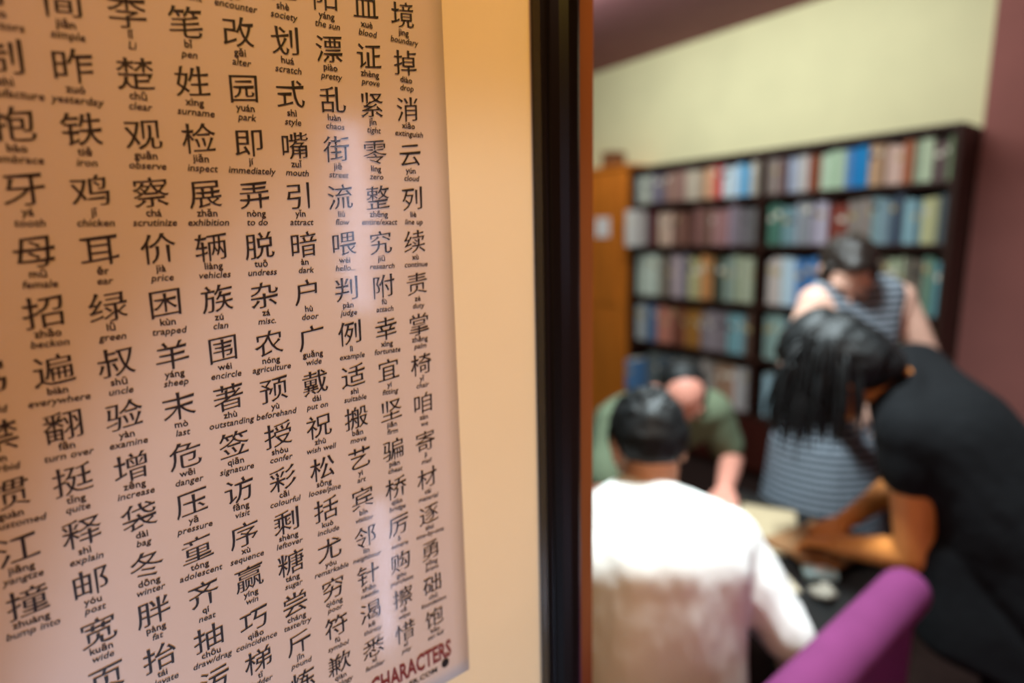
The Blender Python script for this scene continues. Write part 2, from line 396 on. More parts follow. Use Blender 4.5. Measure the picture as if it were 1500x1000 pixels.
ROWS = {
    ('L', 0): [(-2.962, 165, 170, 160), (-2.807, 115, 110, 125), (-2.69, 150, 115, 105), (-2.527, 200, 190, 170), (-2.389, 190, 150, 120), (-2.3, 205, 110, 100), (-2.264, 190, 25, 30), (-2.223, 180, 195, 215), (-2.11, 110, 175, 215), (-2.03, 170, 165, 150), (-1.97,)],
    ('R', 0): [(-1.927, 150, 140, 130), (-1.853, 105, 85, 85), (-1.793, 140, 150, 170), (-1.736, 200, 200, 200), (-1.671, 150, 85, 60), (-1.601, 195, 222, 195), (-1.464, 95, 140, 200), (-1.428, 15, 125, 190), (-1.345, 170, 140, 110), (-1.265, 222, 192, 178), (-1.185, 160, 98, 70), (-1.129, 168, 185, 160), (-1.051, 95, 80, 80), (-0.985, 120, 142, 108), (-0.932,)],
    ('L', 1): [(-2.85, 80, 30, 40), (-2.755, 195, 170, 152), (-2.621, 130, 93, 82), (-2.499, 0, 0, 0), (-2.432, 130, 95, 85), (-2.281, 168, 125, 125), (-2.179, 150, 135, 152), (-2.105, 120, 115, 120), (-1.959,)],
    ('R', 1): [(-1.903, 72, 112, 100), (-1.811, 120, 152, 160), (-1.719, 150, 155, 165), (-1.638, 168, 162, 176), (-1.537, 125, 55, 45), (-1.434, 142, 132, 126), (-1.311, 150, 180, 190), (-1.228, 72, 88, 105), (-1.155, 130, 165, 176), (-1.075, 192, 192, 150), (-1.003, 80, 90, 95), (-0.955, 155, 158, 155), (-0.916,)],
    ('L', 2): [(-2.935, 188, 198, 188), (-2.727, 120, 110, 100), (-2.611, 178, 160, 166), (-2.54, 110, 105, 115), (-2.465, 182, 177, 130), (-2.365, 190, 135, 82), (-2.273, 62, 68, 58), (-2.185, 125, 140, 130), (-2.105, 168, 178, 152), (-1.962,)],
    ('R', 2): [(-1.889, 198, 187, 182), (-1.792, 172, 192, 218), (-1.703, 72, 122, 178), (-1.57, 120, 110, 105), (-1.42, 95, 95, 100), (-1.293, 100, 90, 80), (-1.206, 172, 182, 156), (-1.132, 105, 95, 85), (-1.048, 105, 137, 120), (-0.995, 88, 135, 147), (-0.92,)],
    ('L', 3): [(-2.941, 192, 197, 196), (-2.847, 82, 110, 142), (-2.736, 180, 118, 102), (-2.606, 115, 68, 52), (-2.487, 155, 108, 48), (-2.351, 132, 122, 127), (-2.15, 118, 156, 162), (-2.016, 90, 70, 60), (-1.968,)],
    ('R', 3): [(-1.885, 142, 168, 162), (-1.756, 110, 130, 140), (-1.631, 150, 140, 130), (-1.473, 90, 85, 90), (-1.327, 130, 120, 110), (-1.191, 120, 70, 60), (-1.11, 112, 142, 102), (-1.026, 120, 145, 100), (-0.978, 155, 142, 42), (-0.92,)],
    ('L', 4): [(-2.824, 110, 116, 117), (-2.719, 82, 93, 104), (-2.496, 90, 88, 90), (-2.335, 142, 132, 126), (-2.231, 165, 128, 105), (-2.086, 168, 163, 162), (-1.968,)],
    ('R', 4): [(-1.878, 162, 188, 198), (-1.77, 120, 120, 115), (-1.608, 100, 85, 75), (-1.45, 140, 130, 120), (-1.303, 90, 100, 110), (-1.166, 130, 90, 70), (-1.037, 100, 100, 95), (-0.911,)],
}
ROWNAME = ['top', 'second', 'third', 'fourth', 'bottom']
HUES = [((190, 25, 30), 'red'), ((15, 125, 190), 'bright blue'), ((110, 175, 215), 'light blue'), ((95, 140, 200), 'blue'), ((180, 195, 215), 'pale blue'),
        ((72, 122, 178), 'mid blue'), ((82, 93, 104), 'slate grey'), ((62, 68, 58), 'dark green grey'), ((72, 112, 100), 'teal green'), ((120, 152, 160), 'grey teal'),
        ((195, 222, 195), 'pale green'), ((112, 142, 102), 'green'), ((155, 142, 42), 'yellow green'), ((182, 177, 130), 'straw yellow'), ((200, 190, 170), 'cream'),
        ((200, 200, 200), 'white'), ((132, 127, 127), 'grey'), ((178, 160, 166), 'lilac pink'), ((150, 135, 152), 'lilac grey'), ((222, 192, 178), 'pale pink'),
        ((205, 110, 100), 'salmon'), ((190, 135, 82), 'orange tan'), ((155, 108, 48), 'ochre'), ((170, 140, 110), 'tan'), ((150, 85, 60), 'rust brown'),
        ((130, 95, 85), 'mauve brown'), ((115, 60, 48), 'red brown'), ((80, 30, 40), 'maroon'), ((95, 80, 80), 'dark brown'), ((110, 110, 117), 'dark grey')]
def hue(c): return min(HUES, key=lambda h: sum((a - b) ** 2 for a, b in zip(h[0], c)))[1]
ORD = ['', 'first', 'second', 'third', 'fourth', 'fifth', 'sixth', 'seventh', 'eighth', 'ninth', 'tenth', 'eleventh', 'twelfth', 'thirteenth', 'fourteenth', 'fifteenth', 'sixteenth',
       'seventeenth', 'eighteenth', 'nineteenth', 'twentieth', 'twenty-first', 'twenty-second', 'twenty-third', 'twenty-fourth', 'twenty-fifth', 'twenty-sixth', 'twenty-seventh',
       'twenty-eighth', 'twenty-ninth', 'thirtieth', 'thirty-first', 'thirty-second', 'thirty-third', 'thirty-fourth', 'thirty-fifth', 'thirty-sixth', 'thirty-seventh', 'thirty-eighth', 'thirty-ninth', 'fortieth']
M_pages = mat('book_pages', (214, 202, 176), .9, .2, .06, 200)
def book(x, wd, ht, dp, y, z, rgb, label, rotz=0, tilt=0, group=None):
    """upright book, spine to the front; x is its left side. cover is the book itself, the page block a part"""
    t = .0022; m = mat('cover_%d_%d_%d' % rgb, rgb, .5, .4, .08, 20)
    g = Geo(); r = min(.006, wd * .3)
    # spine cross-section in plan: rounded front
    pts = [(0, dp), (0, r)] + [(wd / 2 - math.cos(a) * wd / 2, r - math.sin(a) * r) for a in (.4, .8, 1.2, 1.57, 1.94, 2.34, 2.74)] + [(wd, r), (wd, dp), (wd - t, dp), (wd - t, r + t)] \
        + [(wd / 2 + math.cos(a) * (wd / 2 - t), r + t - math.sin(a) * r) for a in (.8, 1.57, 2.34)] + [(t, r + t), (t, dp)]
    n = len(pts)
    vs = [(px, py, 0) for px, py in pts] + [(px, py, ht) for px, py in pts]
    fs = [(i, (i + 1) % n, n + (i + 1) % n, n + i) for i in range(n)] + [tuple(range(n))[::-1], tuple(range(n, 2 * n))]
    o = mesh_ob('book', vs, fs, m)
    me = o.data
    o.location = (x, y, z ); o.rotation_euler = (0, tilt, rotz)
    p = bpy.data.meshes.new('page_block'); gg = Geo().box((t, r + t + .001, .003), (wd - t, dp - .004, ht - .003))
    p.from_pydata([tuple(v) for v in gg.v], [], gg.f); p.materials.append(M_pages)
    po = bpy.data.objects.new('page_block', p); COL.objects.link(po); po.parent = o
    if random.random() < .45:        # a label block on the spine
        lc = random.choice([(225, 220, 205), (40, 40, 45), (190, 170, 120)])
        lm = mat('spine_label_%d' % lc[0], lc, .6, .3, .05)
        h0 = ht * random.uniform(.55, .75); gg = Geo().box((wd * .16, -.0008, h0), (wd * .84, .004, h0 + ht * .12))
        p = bpy.data.meshes.new('spine_label'); p.from_pydata([tuple(v) for v in gg.v], [], gg.f); p.materials.append(lm)
        lo = bpy.data.objects.new('spine_label', p); COL.objects.link(lo); lo.parent = o
    tag(o, label, 'book', group)
    return o
# two books that stick out of the left end of the case
book(-2.947, .085, .262, .20, 3.40, BOARD[2] + .001, (222, 222, 218), 'thick white book sticking out at the left end of the second shelf', rotz=.0, group='books in the left bay, second shelf')
book(-2.945, .075, .235, .21, 3.42, BOARD[5] + .001, (95, 140, 190), 'thick blue book sticking out at the left end of the bottom shelf', group='books in the left bay, bottom shelf')
for (bay, row), blocks in ROWS.items():
    zf = BOARD[row + 1] + .001; room = BOARD[row] - .032 - zf
    bayname = 'left' if bay == 'L' else 'right'
    grp = 'books in the %s bay, %s shelf' % (bayname, ROWNAME[row]); cnt = 0
    if (bay, row) in (('L', 1), ('L', 4)): cnt = 1
    lim = (XD - .018) if bay == 'L' else (XR - .034)
    start = (XL + .032) if bay == 'L' else (XD + .018)
    x = max(start, blocks[0][0])
    for b, nx in zip(blocks, blocks[1:]):
        end = min(nx[0], lim)
        if b[1] == 0 and b[2] == 0: x = nx[0]; continue
        h_ = min(room * random.uniform(.82, .93), .30)
        while x < end - .012:
            wd = min(random.choice([.026, .032, .038, .045, .05]), end - x)
            if end - x - wd < .014: wd = end - x
            j = random.uniform(.92, 1.2); rgb = tuple(int(max(8, min(235, c * j))) for c in b[1:4])
            rgb = tuple(c // 6 * 6 for c in rgb)
            cnt += 1
            book(x + .0006, wd - .0012, min(room * .95, h_ * random.uniform(.94, 1.04)), random.uniform(.16, .2), FY + random.uniform(.022, .045), zf, rgb,
                 '%s book, %s from the left on the %s shelf, %s bay' % (hue(b[1:4]), ORD[cnt], ROWNAME[row], bayname), group=grp)
            x += wd
        x = max(x, end)

# ================================================================== tall wooden cupboard left of the bookcase
M_oak = mat('orange_brown_wood', (206, 118, 36), .45, .4, .18, 4, stretch=(5, 5, .5))
cu = tag(empty('tall_cupboard', (-3.55, 3.66, 0)), 'tall orange-brown wooden cupboard at the left end of the bookcase', 'cupboard')
CX0, CX1, CF, CT = -4.1, -3.01, 3.50, 2.185
Geo().box((CX0, CF + .02, 0), (CX1, BACK - .005, CT - .03), .003).ob('carcass', M_oak, cu)
Geo().box((CX0 - .02, CF - .015, CT - .029), (CX1 + .015, BACK - .005, CT), .004).ob('cornice', M_oak, cu)
for a, b, kx in ((CX0 + .004, -3.557, -3.60), (-3.553, CX1 - .004, -3.51)):
    g = Geo().box((a, CF, .06), (b, CF + .019, CT - .04), .002)
    for z0, z1 in ((.16, 1.0), (1.1, CT - .14)): g.box((a + .09, CF - .008, z0), (b - .09, CF + .002, z1), .006)
    d = g.ob('cupboard_door', M_oak, cu)
    Geo().hull([((kx, CF - .03, 1.06), .014), ((kx, CF, 1.06), .007)]).ob('knob', MATS['brass'], d, True)
nt_ = Geo().box((-3.34, CF - .0115, 1.64), (-3.185, CF - .0085, 1.795), .0008).ob('paper_notice', mat('white_paper', (242, 240, 240), .8, .3, .02))
tag(nt_, 'small white square notice stuck on the orange-brown cupboard door', 'notice')
g = Geo().box((-3.30, 3.52, CT), (-3.19, 3.68, CT + .10), .008); g.box((-3.305, 3.515, CT + .10), (-3.185, 3.685, CT + .118), .004)
tag(g.ob('wooden_box', mat('brown_box_wood', (128, 78, 46), .5, .4, .15, 8)), 'small brown box on top of the orange-brown cupboard', 'box')

# ================================================================== table and what lies on it
M_black = mat('black_table_top', (16, 15, 15), .55, .35, .15, 10)
tb = tag(empty('table', (-.74, 1.5, 0)), 'black table the four people are gathered around', 'table')
Geo().box((-1.06, 1.19, .722), (-.44, 1.81, .75), .006).ob('tabletop', M_black, tb)
Geo().box((-1.02, 1.23, .66), (-.48, 1.77, .721), .003).ob('apron', M_black, tb)
for x in (-1.01, -.53):
    for y in (1.24, 1.72): Geo().box((x, y, 0), (x + .045, y + .045, .665), .004).ob('leg', M_black, tb)
def sheet_of_paper(name, c, a, w_, l_, th, m, wav=.004):
    vs = []; fs = []; n = 10
    for s_ in (1, 0):
        for j in range(n + 1):
            for i in range(n + 1):
                u, v = (i / n - .5) * w_, (j / n - .5) * l_
                zz = c[2] + (th if s_ else 0) + wav * (1 + noise.noise(V((u * 14, v * 14, c[0] * 9))))
                vs.append((c[0] + u * math.cos(a) - v * math.sin(a), c[1] + u * math.sin(a) + v * math.cos(a), zz))
    N = (n + 1) ** 2
    for j in range(n):
        for i in range(n):
            q = j * (n + 1) + i; fs.append((q, q + 1, q + n + 2, q + n + 1)); fs.append((N + q, N + q + n + 1, N + q + n + 2, N + q + 1))
    rim = [i for i in range(n)] + [j * (n + 1) + n for j in range(n)] + [N - 1 - i for i in range(n)] + [(n - j) * (n + 1) for j in range(n)]
    for a_, b_ in zip(rim, rim[1:] + rim[:1]): fs.append((a_, N + a_, N + b_, b_))
    return mesh_ob(name, vs, fs, m, None, True)
tag(sheet_of_paper('paper_sheet', (-.83, 1.60, .7505), .5, .21, .30, .001, mat('beige_paper', (176, 158, 128), .85, .2, .06, 8)), 'large beige sheet of paper on the table in front of the striped shirt', 'paper')
tag(sheet_of_paper('wrapping_cloth', (-.655, 1.60, .7505), -.2, .20, .22, .012, mat('tan_cloth', (150, 110, 76), .9, .2, .15, 14), .012), 'crumpled tan cloth on the table under the leaning woman\'s hand', 'cloth')
tag(sheet_of_paper('paper_strip', (-.70, 1.395, .7505), .95, .085, .20, .001, mat('cream_paper', (196, 180, 156), .85, .2, .05, 8), .004), 'narrow cream strip of paper beside the seated man\'s white sleeve', 'paper')
g = Geo().box((-.04, -.022, 0), (.04, .022, .022), .007, Matrix.Translation((-.598, 1.475, .7515)) @ Matrix.Rotation(.75, 4, 'Z'))
pk = g.ob('tissue_packet', mat('pale_cyan_plastic', (188, 224, 230), .35, .5, .03)); tag(pk, 'small pale blue packet on the dark table edge below the hands', 'packet')
g = Geo().box((-.012, -.014, .022), (.012, .014, .0235), .0005, Matrix.Translation((-.598, 1.475, .7515)) @ Matrix.Rotation(.75, 4, 'Z'))
g.ob('seal_tab', mat('tab_white', (235, 235, 235), .5), pk)
g = Geo()
for k in range(9): g.hull([((-.55 + random.uniform(-.02, .02), 1.39 + random.uniform(-.02, .02), .767 + random.uniform(-.003, .008)), (.018, .013, .011), Matrix.Rotation(k, 3, 'Z'))], 1)
tag(g.grown('crumpled_tissue', mat('grey_tissue', (140, 132, 120), .9), None, .004, 2, .003, 60), 'small crumpled grey tissue nearest the purple bench on the table', 'tissue')

# ================================================================== purple bench, seen over its back
M_purple = mat('purple_upholstery', (116, 50, 96), .85, .2, .08, 10, .15, 300)
M_wood = mat('dark_chair_wood', (46, 28, 20), .4, .4, .15, 6)
be = tag(empty('bench', (-.2, .97, 0)), 'purple upholstered bench whose rolled backrest edge runs towards the table', 'bench')
bv = []; bf = []
n = 24; ys = [.552, .556, .565, .58] + [.62 + i * .045 for i in range(16)] + [1.34, 1.357, 1.368, 1.374]; sc = [.55, .8, .94, 1] + [1] * 16 + [1, .94, .8, .5]
for y, s_ in zip(ys, sc):
    for j in range(n):
        t = 2 * math.pi * j / n; bv.append((-.37 + .049 * s_ * math.cos(t), y, .882 + .049 * s_ * math.sin(t)))
for i in range(len(ys) - 1):
    for j in range(n): bf.append((i * n + j, i * n + (j + 1) % n, (i + 1) * n + (j + 1) % n, (i + 1) * n + j))
bf += [tuple(range(n)), tuple(range((len(ys) - 1) * n, len(ys) * n))[::-1]]
mesh_ob('backrest_roll', bv, bf, M_purple, be, True)
Geo().box((-.395, .58, .38), (-.345, 1.345, .85), .015).ob('backrest', M_purple, be)
Geo().box((-.342, .57, .36), (.10, 1.355, .46), .025).ob('seat_cushion', M_purple, be)
Geo().box((-.39, .58, .30), (.09, 1.345, .359), .004).ob('seat_frame', M_wood, be)
for x in (-.385, .04):
    for y in (.585, 1.295): Geo().box((x, y, 0), (x + .045, y + .045, .302), .004).ob('leg', M_wood, be)
def stool(x, y, lab):
    s_ = tag(empty('stool', (x, y, 0)), lab, 'stool')
    g = Geo(); g.tube([(x, y, .425), (x, y, .43), (x, y, .45), (x, y, .458)], [.165, .172, .172, .16], 28); g.ob('seat', M_wood, s_, False)
    for a in (.785, 2.356, 3.927, 5.498):
        ca, sa = math.cos(a), math.sin(a)
        Geo().tube([(x + ca * .12, y + sa * .12, .424), (x + ca * .16, y + sa * .16, 0)], [.016, .013], 10).ob('leg', M_wood, s_)
    Geo().tube([(x + .143 * math.cos(k * math.pi / 12), y + .143 * math.sin(k * math.pi / 12), .2) for k in range(25)], .007, 8).ob('stretcher', M_wood, s_)
stool(-.66, .84, 'dark wooden stool under the seated man in white')
stool(-1.50, 1.64, 'dark wooden stool under the hunched man in olive green')

# ================================================================== people
def skin_mat(name, rgb): return mat(name, rgb, .5, .35, .06, 14)
M_hair = mat('black_hair', (11, 12, 13), .55, .38, .3, 40, .5, 160, stretch=(1, 1, .25))
M_eye = mat('eye_white', (226, 220, 212), .2, .5, .02)
M_iris = mat('dark_iris', (34, 22, 16), .15, .5, .1)
M_trouser = mat('dark_trousers', (30, 32, 40), .85, .2, .1, 30)
M_shoe = mat('dark_shoes', (24, 20, 18), .5, .4, .1)
def frame_of(F, U=(0, 0, 1)):
    F = V(F).normalized(); L = V(U).cross(F).normalized(); U = F.cross(L)
    return Matrix((L, F, U)).transposed()          # columns: left of the person, forward, up
def head_geo(g, c, F, U=(0, 0, 1), neck=None, s=1.0):
    B = frame_of(F, U); c = V(c)
    T = lambda x, y, z: c + B @ V((x * s, y * s, z * s))
    E = lambda p, r: (T(*p), tuple(k * s for k in r), B)
    g.hull([E((0, -.012, .032), (.075, .096, .084)), E((0, .012, .012), (.070, .078, .07))], 3)
    g.hull([E((0, .030, -.005), (.064, .056, .06)), E((0, .045, -.070), (.042, .036, .03)), E((0, .062, -.092), (.020, .018, .016))], 3)
    g.hull([E((0, .086, .004), (.009, .012, .012)), E((0, .104, -.034), (.013, .012, .010))])
    for k in (-1, 1):
        g.hull([E((k * .013, .094, -.037), (.010, .012, .008))])
        g.hull([E((k * .078, -.008, .008), (.009, .022, .026)), E((k * .076, -.002, -.028), (.007, .011, .012))])
        g.hull([E((k * .012, .080, .026), (.012, .012, .008)), E((k * .048, .066, .028), (.014, .014, .008))])
        g.hull([E((k * .040, .066, -.028), (.022, .018, .018))])
    g.hull([E((-.020, .082, -.060), (.008, .010, .006)), E((0, .092, -.058), (.010, .010, .006)), E((.020, .082, -.060), (.008, .010, .006))])
    g.hull([E((-.014, .083, -.070), (.008, .010, .006)), E((.014, .083, -.070), (.008, .010, .006))])
    if neck is not None: g.hull([(T(0, -.022, -.045), .056 * s), (V(neck), .060 * s)])
    return T, B
def eyes(parent, T, B, s=1.0):
    for k in (-1, 1):
        e = Geo().hull([(T(k * .032, .074, .004), .0135 * s)]).ob('eye', M_eye, parent, True)
        Geo().hull([(T(k * .032, .0825, .003), (.006 * s, .0058 * s, .006 * s), B)]).ob('iris', M_iris, e, True)
def hand_geo(g, wrist, d, pn, side, curl=.5, s=1.0, spread=.12):
    """d: wrist to knuckles, pn: out of the palm, side: +1 when the thumb leaves towards d x pn"""
    d = V(d).normalized(); pn = (V(pn) - d * V(pn).dot(d)).normalized(); t = d.cross(pn) * side; w_ = V(wrist)
    B = Matrix((t, d, -pn)).transposed()
    kn = [w_ + (d * (.088 - .004 * abs(i - 1)) + t * (.031 - .0205 * i)) * s for i in range(4)]
    g.hull([(w_, (.025 * s, .02 * s, .017 * s), B)] + [(k, .0105 * s) for k in (kn[0], kn[3])] + [(w_ + (d * .03 + t * .026) * s, .014 * s), (w_ + (d * .03 - t * .024) * s, .013 * s)])
    for i, (L, r) in enumerate(zip((.072, .080, .074, .058), (.0090, .0092, .0088, .0078))):
        p = kn[i]; a = .25 * curl; dd = (d + t * spread * (1.5 - i)).normalized(); pts = [(p, r * s)]
        for q, f in ((.46, 1), (.30, .92), (.24, .82)):
            a += curl * (.55 + .06 * i); v = dd * math.cos(a) + pn * math.sin(a); p = p + v * L * q * s; pts.append((p, r * f * s))
        g.limb(pts, 1)
    b = w_ + (d * .022 + t * .022 + pn * .004) * s; v1 = (d * .62 + t * .72 + pn * .30).normalized(); v2 = (d * .88 + t * .30 + pn * .36).normalized()
    p1 = b + v1 * .040 * s; p2 = p1 + v2 * .032 * s; p3 = p2 + (v2 + pn * .25).normalized() * .025 * s
    g.limb([(b, .0155 * s), (p1, .0118 * s), (p2, .0100 * s), (p3, .0085 * s)], 1)
def leg_geo(g, hip, knee, ankle, toe, k=1.0, foot=True):
    g.limb([(hip, .088 * k), (V(hip).lerp(V(knee), .5), .075 * k), (knee, .058 * k), (V(knee).lerp(V(ankle), .35), .057 * k), (ankle, .040 * k)])
    if foot: g.hull([(ankle, .04), (V(ankle) + (V(toe) - V(ankle)) * .25 + V((0, 0, -.02)), .038), (toe, (.042, .042, .022))])
def shoes(parent, legs):
    for (ankle, toe) in legs:
        a, t = V(ankle), V(toe); d = (t - a); d.z = 0; d.normalize()
        g = Geo(); B = frame_of(d)
        g.hull([(V((a.x, a.y, .035)) - d * .035, (.040, .04, .034), B), (V((a.x, a.y, .05)), (.044, .05, .045), B), (V((t.x, t.y, .026)), (.047, .05, .025), B), (V((t.x, t.y, .022)) + d * .04, (.036, .035, .021), B)])
        s_ = g.grown('shoe', M_shoe, parent, .006, 3)
        g = Geo(); g.hull([(V((a.x, a.y, .008)) - d * .04, (.040, .04, .007), B), (V((t.x, t.y, .008)) + d * .03, (.048, .055, .007), B)]); g.ob('sole', mat('rubber_sole', (60, 58, 56), .8), s_)
def torso_geo(g, pel, waist, chest, neck, shL, shR, F, wd=1.0, grow=0.0):
    """trunk with its own depth and width; F is where the chest faces"""
    L = (V(shL) - V(shR)).normalized(); 
    def B(a, b):
        u = (V(b) - V(a)).normalized(); f = L.cross(u).normalized(); l = u.cross(f); return Matrix((l, f, u)).transposed()
    b0, b1, b2 = B(pel, waist), B(waist, chest), B(chest, neck)
    G = grow
    e0 = (pel, (.165 * wd + G, .115 * wd + G, .10 + G), b0); e1 = (waist, (.145 * wd + G, .105 * wd + G, .09 + G), b1); e2 = (chest, (.160 * wd + G, .118 * wd + G, .12 + G), b2)
    g.hull([e0, e1], 3); g.hull([e1, e2], 3)
    g.hull([e2, (shL, .060 + G), (shR, .060 + G)], 3)
    g.hull([(shL, .056 + G), (V(neck) + V((0, 0, -.012)), .056 + G * .8), (shR, .056 + G)], 3)

# ---------------------------------------------------------------- seated man in white, seen from behind
m1 = tag(empty('person', (-.66, .86, 0)), 'black-haired person in a white long-sleeved top, seen from behind, head bowed', 'person')
F1 = V((-.74, .67, 0)).normalized(); R1 = V((F1.y, -F1.x, 0))
NK = V((-.722, .915, 1.115)); CH1 = V((-.690, .885, .955)); WA = V((-.655, .855, .73)); PE = V((-.655, .845, .56))
HD = V((-.756, .953, 1.198)); HF = (F1 * .80 - R1 * .13 + V((0, 0, -.58)))
SL, SR = NK - R1 * .165 + V((.0, 0, -.115)), NK + R1 * .165 + V((0, 0, -.115))
EL, ER = V((-.905, .945, .85)), V((-.500, 1.075, .845))
WL, WR = V((-.955, 1.235, .79)), V((-.70, 1.29, .79))
S1 = skin_mat('skin_tan', (222, 170, 138))
g = Geo()
T1, B1 = head_geo(g, HD, HF, (0, 0, 1), NK, .96)
torso_geo(g, PE, WA, CH1, NK, SL, SR, F1, .95)
for s_, e_, w_, sd in ((SL, EL, WL, 1), (SR, ER, WR, -1)):
    g.limb([(s_, .052), (e_, .040), (V(e_).lerp(V(w_), .35), .039), (w_, .026)])
    d = (V(w_) - V(e_)).normalized(); d = V((d.x, d.y, d.z * .3))
    hand_geo(g, w_, d, V((0, 0, -1)), sd * -1, .35)
HL, HR = PE - R1 * .09, PE + R1 * .09
KL, KR = HL + F1 * .42 - R1 * .05 + V((0, 0, -.03)), HR + F1 * .42 + R1 * .05 + V((0, 0, -.03))
AL, AR = KL - F1 * .06 + V((0, 0, -.44)), KR - F1 * .06 + V((0, 0, -.44))
for h_, k_, a_ in ((HL, KL, AL), (HR, KR, AR)): leg_geo(g, h_, k_, a_, a_ + F1 * .14 + V((0, 0, -.06)))
body1 = g.grown('body', S1, m1, .0052, 3)
eyes(m1, T1, B1)
g = Geo()
torso_geo(g, PE + V((0, 0, .03)), WA, CH1 + V((0, 0, .0)), NK + V((0, 0, -.03)), SL, SR, F1, 1.06, .016)
g.hull([(NK - F1 * .012 + V((0, 0, .008)), (.075, .068, .045), frame_of(F1)), (SL + V((0, 0, .012)), .06), (SR + V((0, 0, .012)), .06), (CH1 - F1 * .04 + V((0, 0, .05)), (.15, .10, .10), frame_of(F1))], 3)
g.hull([(CH1 - F1 * .03 + V((0, 0, .02)), (.19, .11, .13), frame_of(F1)), (WA, (.19, .13, .10), frame_of(F1))], 3)
for s_, e_, w_ in ((SL, EL, WL), (SR, ER, WR)):
    g.limb([(s_, .070), (V(s_).lerp(V(e_), .5), .071), (e_, .060), (V(e_).lerp(V(w_), .4), .053), (V(e_).lerp(V(w_), .88), .038)])
g.grown('white_top', mat('white_cotton', (238, 236, 232), .85, .2, .03, 8, .15, 400), m1, .007, 8, .024, 7.5, .0015, (1.2, 1.2, .42))
g = Geo()
for h_, k_, a_ in ((HL, KL, AL), (HR, KR, AR)): leg_geo(g, h_, k_, a_ + V((0, 0, .05)), a_, 1.16, False)
torso_geo(g, PE, PE + V((0, 0, .08)), PE + V((0, 0, .09)), PE + V((0, 0, .12)), PE - R1 * .06, PE + R1 * .06, F1, .92, .006)
g.grown('trousers', M_trouser, m1, .008, 4, .006, 10)
shoes(m1, ((AL, AL + F1 * .14), (AR, AR + F1 * .14)))
g = Geo()
g.hull([(T1(0, -.022, .040), (.083, .096, .080), B1), (T1(0, -.048, .012), (.078, .066, .066), B1)], 3)
g.hull([(T1(0, -.05, .004), (.066, .056, .062), B1), (T1(0, -.066, -.028), (.050, .030, .03), B1)], 3)
for k in (-1, 1): g.hull([(T1(k * .071, .012, .03), (.010, .028, .04), B1), (T1(k * .073, .016, -.004), (.006, .012, .02), B1)])
random.seed(3)
for k in range(90):
    a, b = random.uniform(0, 6.28), random.uniform(.1, 1.45)
    dv = V((math.cos(a) * math.sin(b), math.sin(a) * math.sin(b), math.cos(b)))
    if dv.y > .75: continue
    p = V((dv.x * .083, -.022 + dv.y * .098, .045 + dv.z * .086)); p = p * .955; q = p + V((0, -.022, -.006)) * (1 if dv.z > .5 else .4)
    g.hull([(T1(*p), .0075), (T1(*q), .005)], 1)
g.grown('hair', M_hair, m1, .0045, 2, .003, 40)

# ---------------------------------------------------------------- hunched man in olive green
m2 = tag(empty('person', (-1.47, 1.64, 0)), 'hunched person in an olive green T-shirt, partly hidden behind the white-topped person', 'person')
F2 = V((.93, -.36, 0)).normalized(); R2 = V((F2.y, -F2.x, 0))
NK = V((-1.285, 1.665, 1.05)); CH2 = V((-1.355, 1.685, .93)); WA = V((-1.46, 1.70, .73)); PE = V((-1.48, 1.705, .56))
HD = V((-1.205, 1.705, 1.075)); HF = (V((.72, -.60, 0)).normalized() * .72 + V((0, 0, -.69)))
SL, SR = V((-1.175, 1.845, 1.0)), V((-1.315, 1.475, 1.0))
EL, ER = V((-1.135, 1.94, .80)), V((-1.235, 1.33, .80))
WL, WR = V((-.995, 1.665, .80)), V((-1.00, 1.40, .79))
S2 = skin_mat('skin_ruddy', (206, 140, 122))
g = Geo()
T2, B2 = head_geo(g, HD, HF, (0, 0, 1), NK, 1.0)
torso_geo(g, PE, WA, CH2, NK, SL, SR, F2, 1.05)
for s_, e_, w_, sd in ((SL, EL, WL, 1), (SR, ER, WR, -1)):
    g.limb([(s_, .054), (e_, .042), (V(e_).lerp(V(w_), .35), .041), (w_, .029)])
    d = (V(w_) - V(e_)).normalized(); hand_geo(g, w_, V((d.x + .25, d.y - .25 * sd, -.12)), V((0, 0, -1)), -sd, .5, 1.05)
HL, HR = PE - R2 * .10, PE + R2 * .10
KL, KR = HL + F2 * .42 - R2 * .04 + V((0, 0, -.03)), HR + F2 * .42 + R2 * .04 + V((0, 0, -.03))
AL, AR = KL - F2 * .05 + V((0, 0, -.44)), KR - F2 * .05 + V((0, 0, -.44))
for h_, k_, a_ in ((HL, KL, AL), (HR, KR, AR)): leg_geo(g, h_, k_, a_, a_ + F2 * .14 + V((0, 0, -.06)))
g.grown('body', S2, m2, .0052, 3)
eyes(m2, T2, B2)
g = Geo()
torso_geo(g, PE + V((0, 0, .03)), WA, CH2, NK + V((-.01, 0, -.025)), SL, SR, F2, 1.1, .018)
for s_, e_ in ((SL, EL), (SR, ER)): g.limb([(s_, .076), (V(s_).lerp(V(e_), .75), .066)])
g.grown('olive_tshirt', mat('olive_cotton', (98, 108, 86), .9, .2, .08, 10), m2, .008, 6, .010, 9, .001)
g = Geo()
for h_, k_, a_ in ((HL, KL, AL), (HR, KR, AR)): leg_geo(g, h_, k_, a_ + V((0, 0, .05)), a_, 1.16, False)
torso_geo(g, PE, PE + V((0, 0, .08)), PE + V((0, 0, .09)), PE + V((0, 0, .12)), PE - R2 * .06, PE + R2 * .06, F2, .90, .004)
g.grown('trousers', M_trouser, m2, .008, 4, .006, 10)
shoes(m2, ((AL, AL + F2 * .14), (AR, AR + F2 * .14)))
g = Geo()
g.hull([(T2(0, -.040, .046), (.081, .078, .080), B2), (T2(0, -.055, .0), (.078, .062, .075), B2)], 3)
for k in (-1, 1): g.hull([(T2(k * .070, .016, .036), (.011, .028, .034), B2), (T2(k * .074, .012, -.012), (.007, .012, .022), B2)])
g.grown('hair', M_hair, m2, .005, 2, .004, 40)
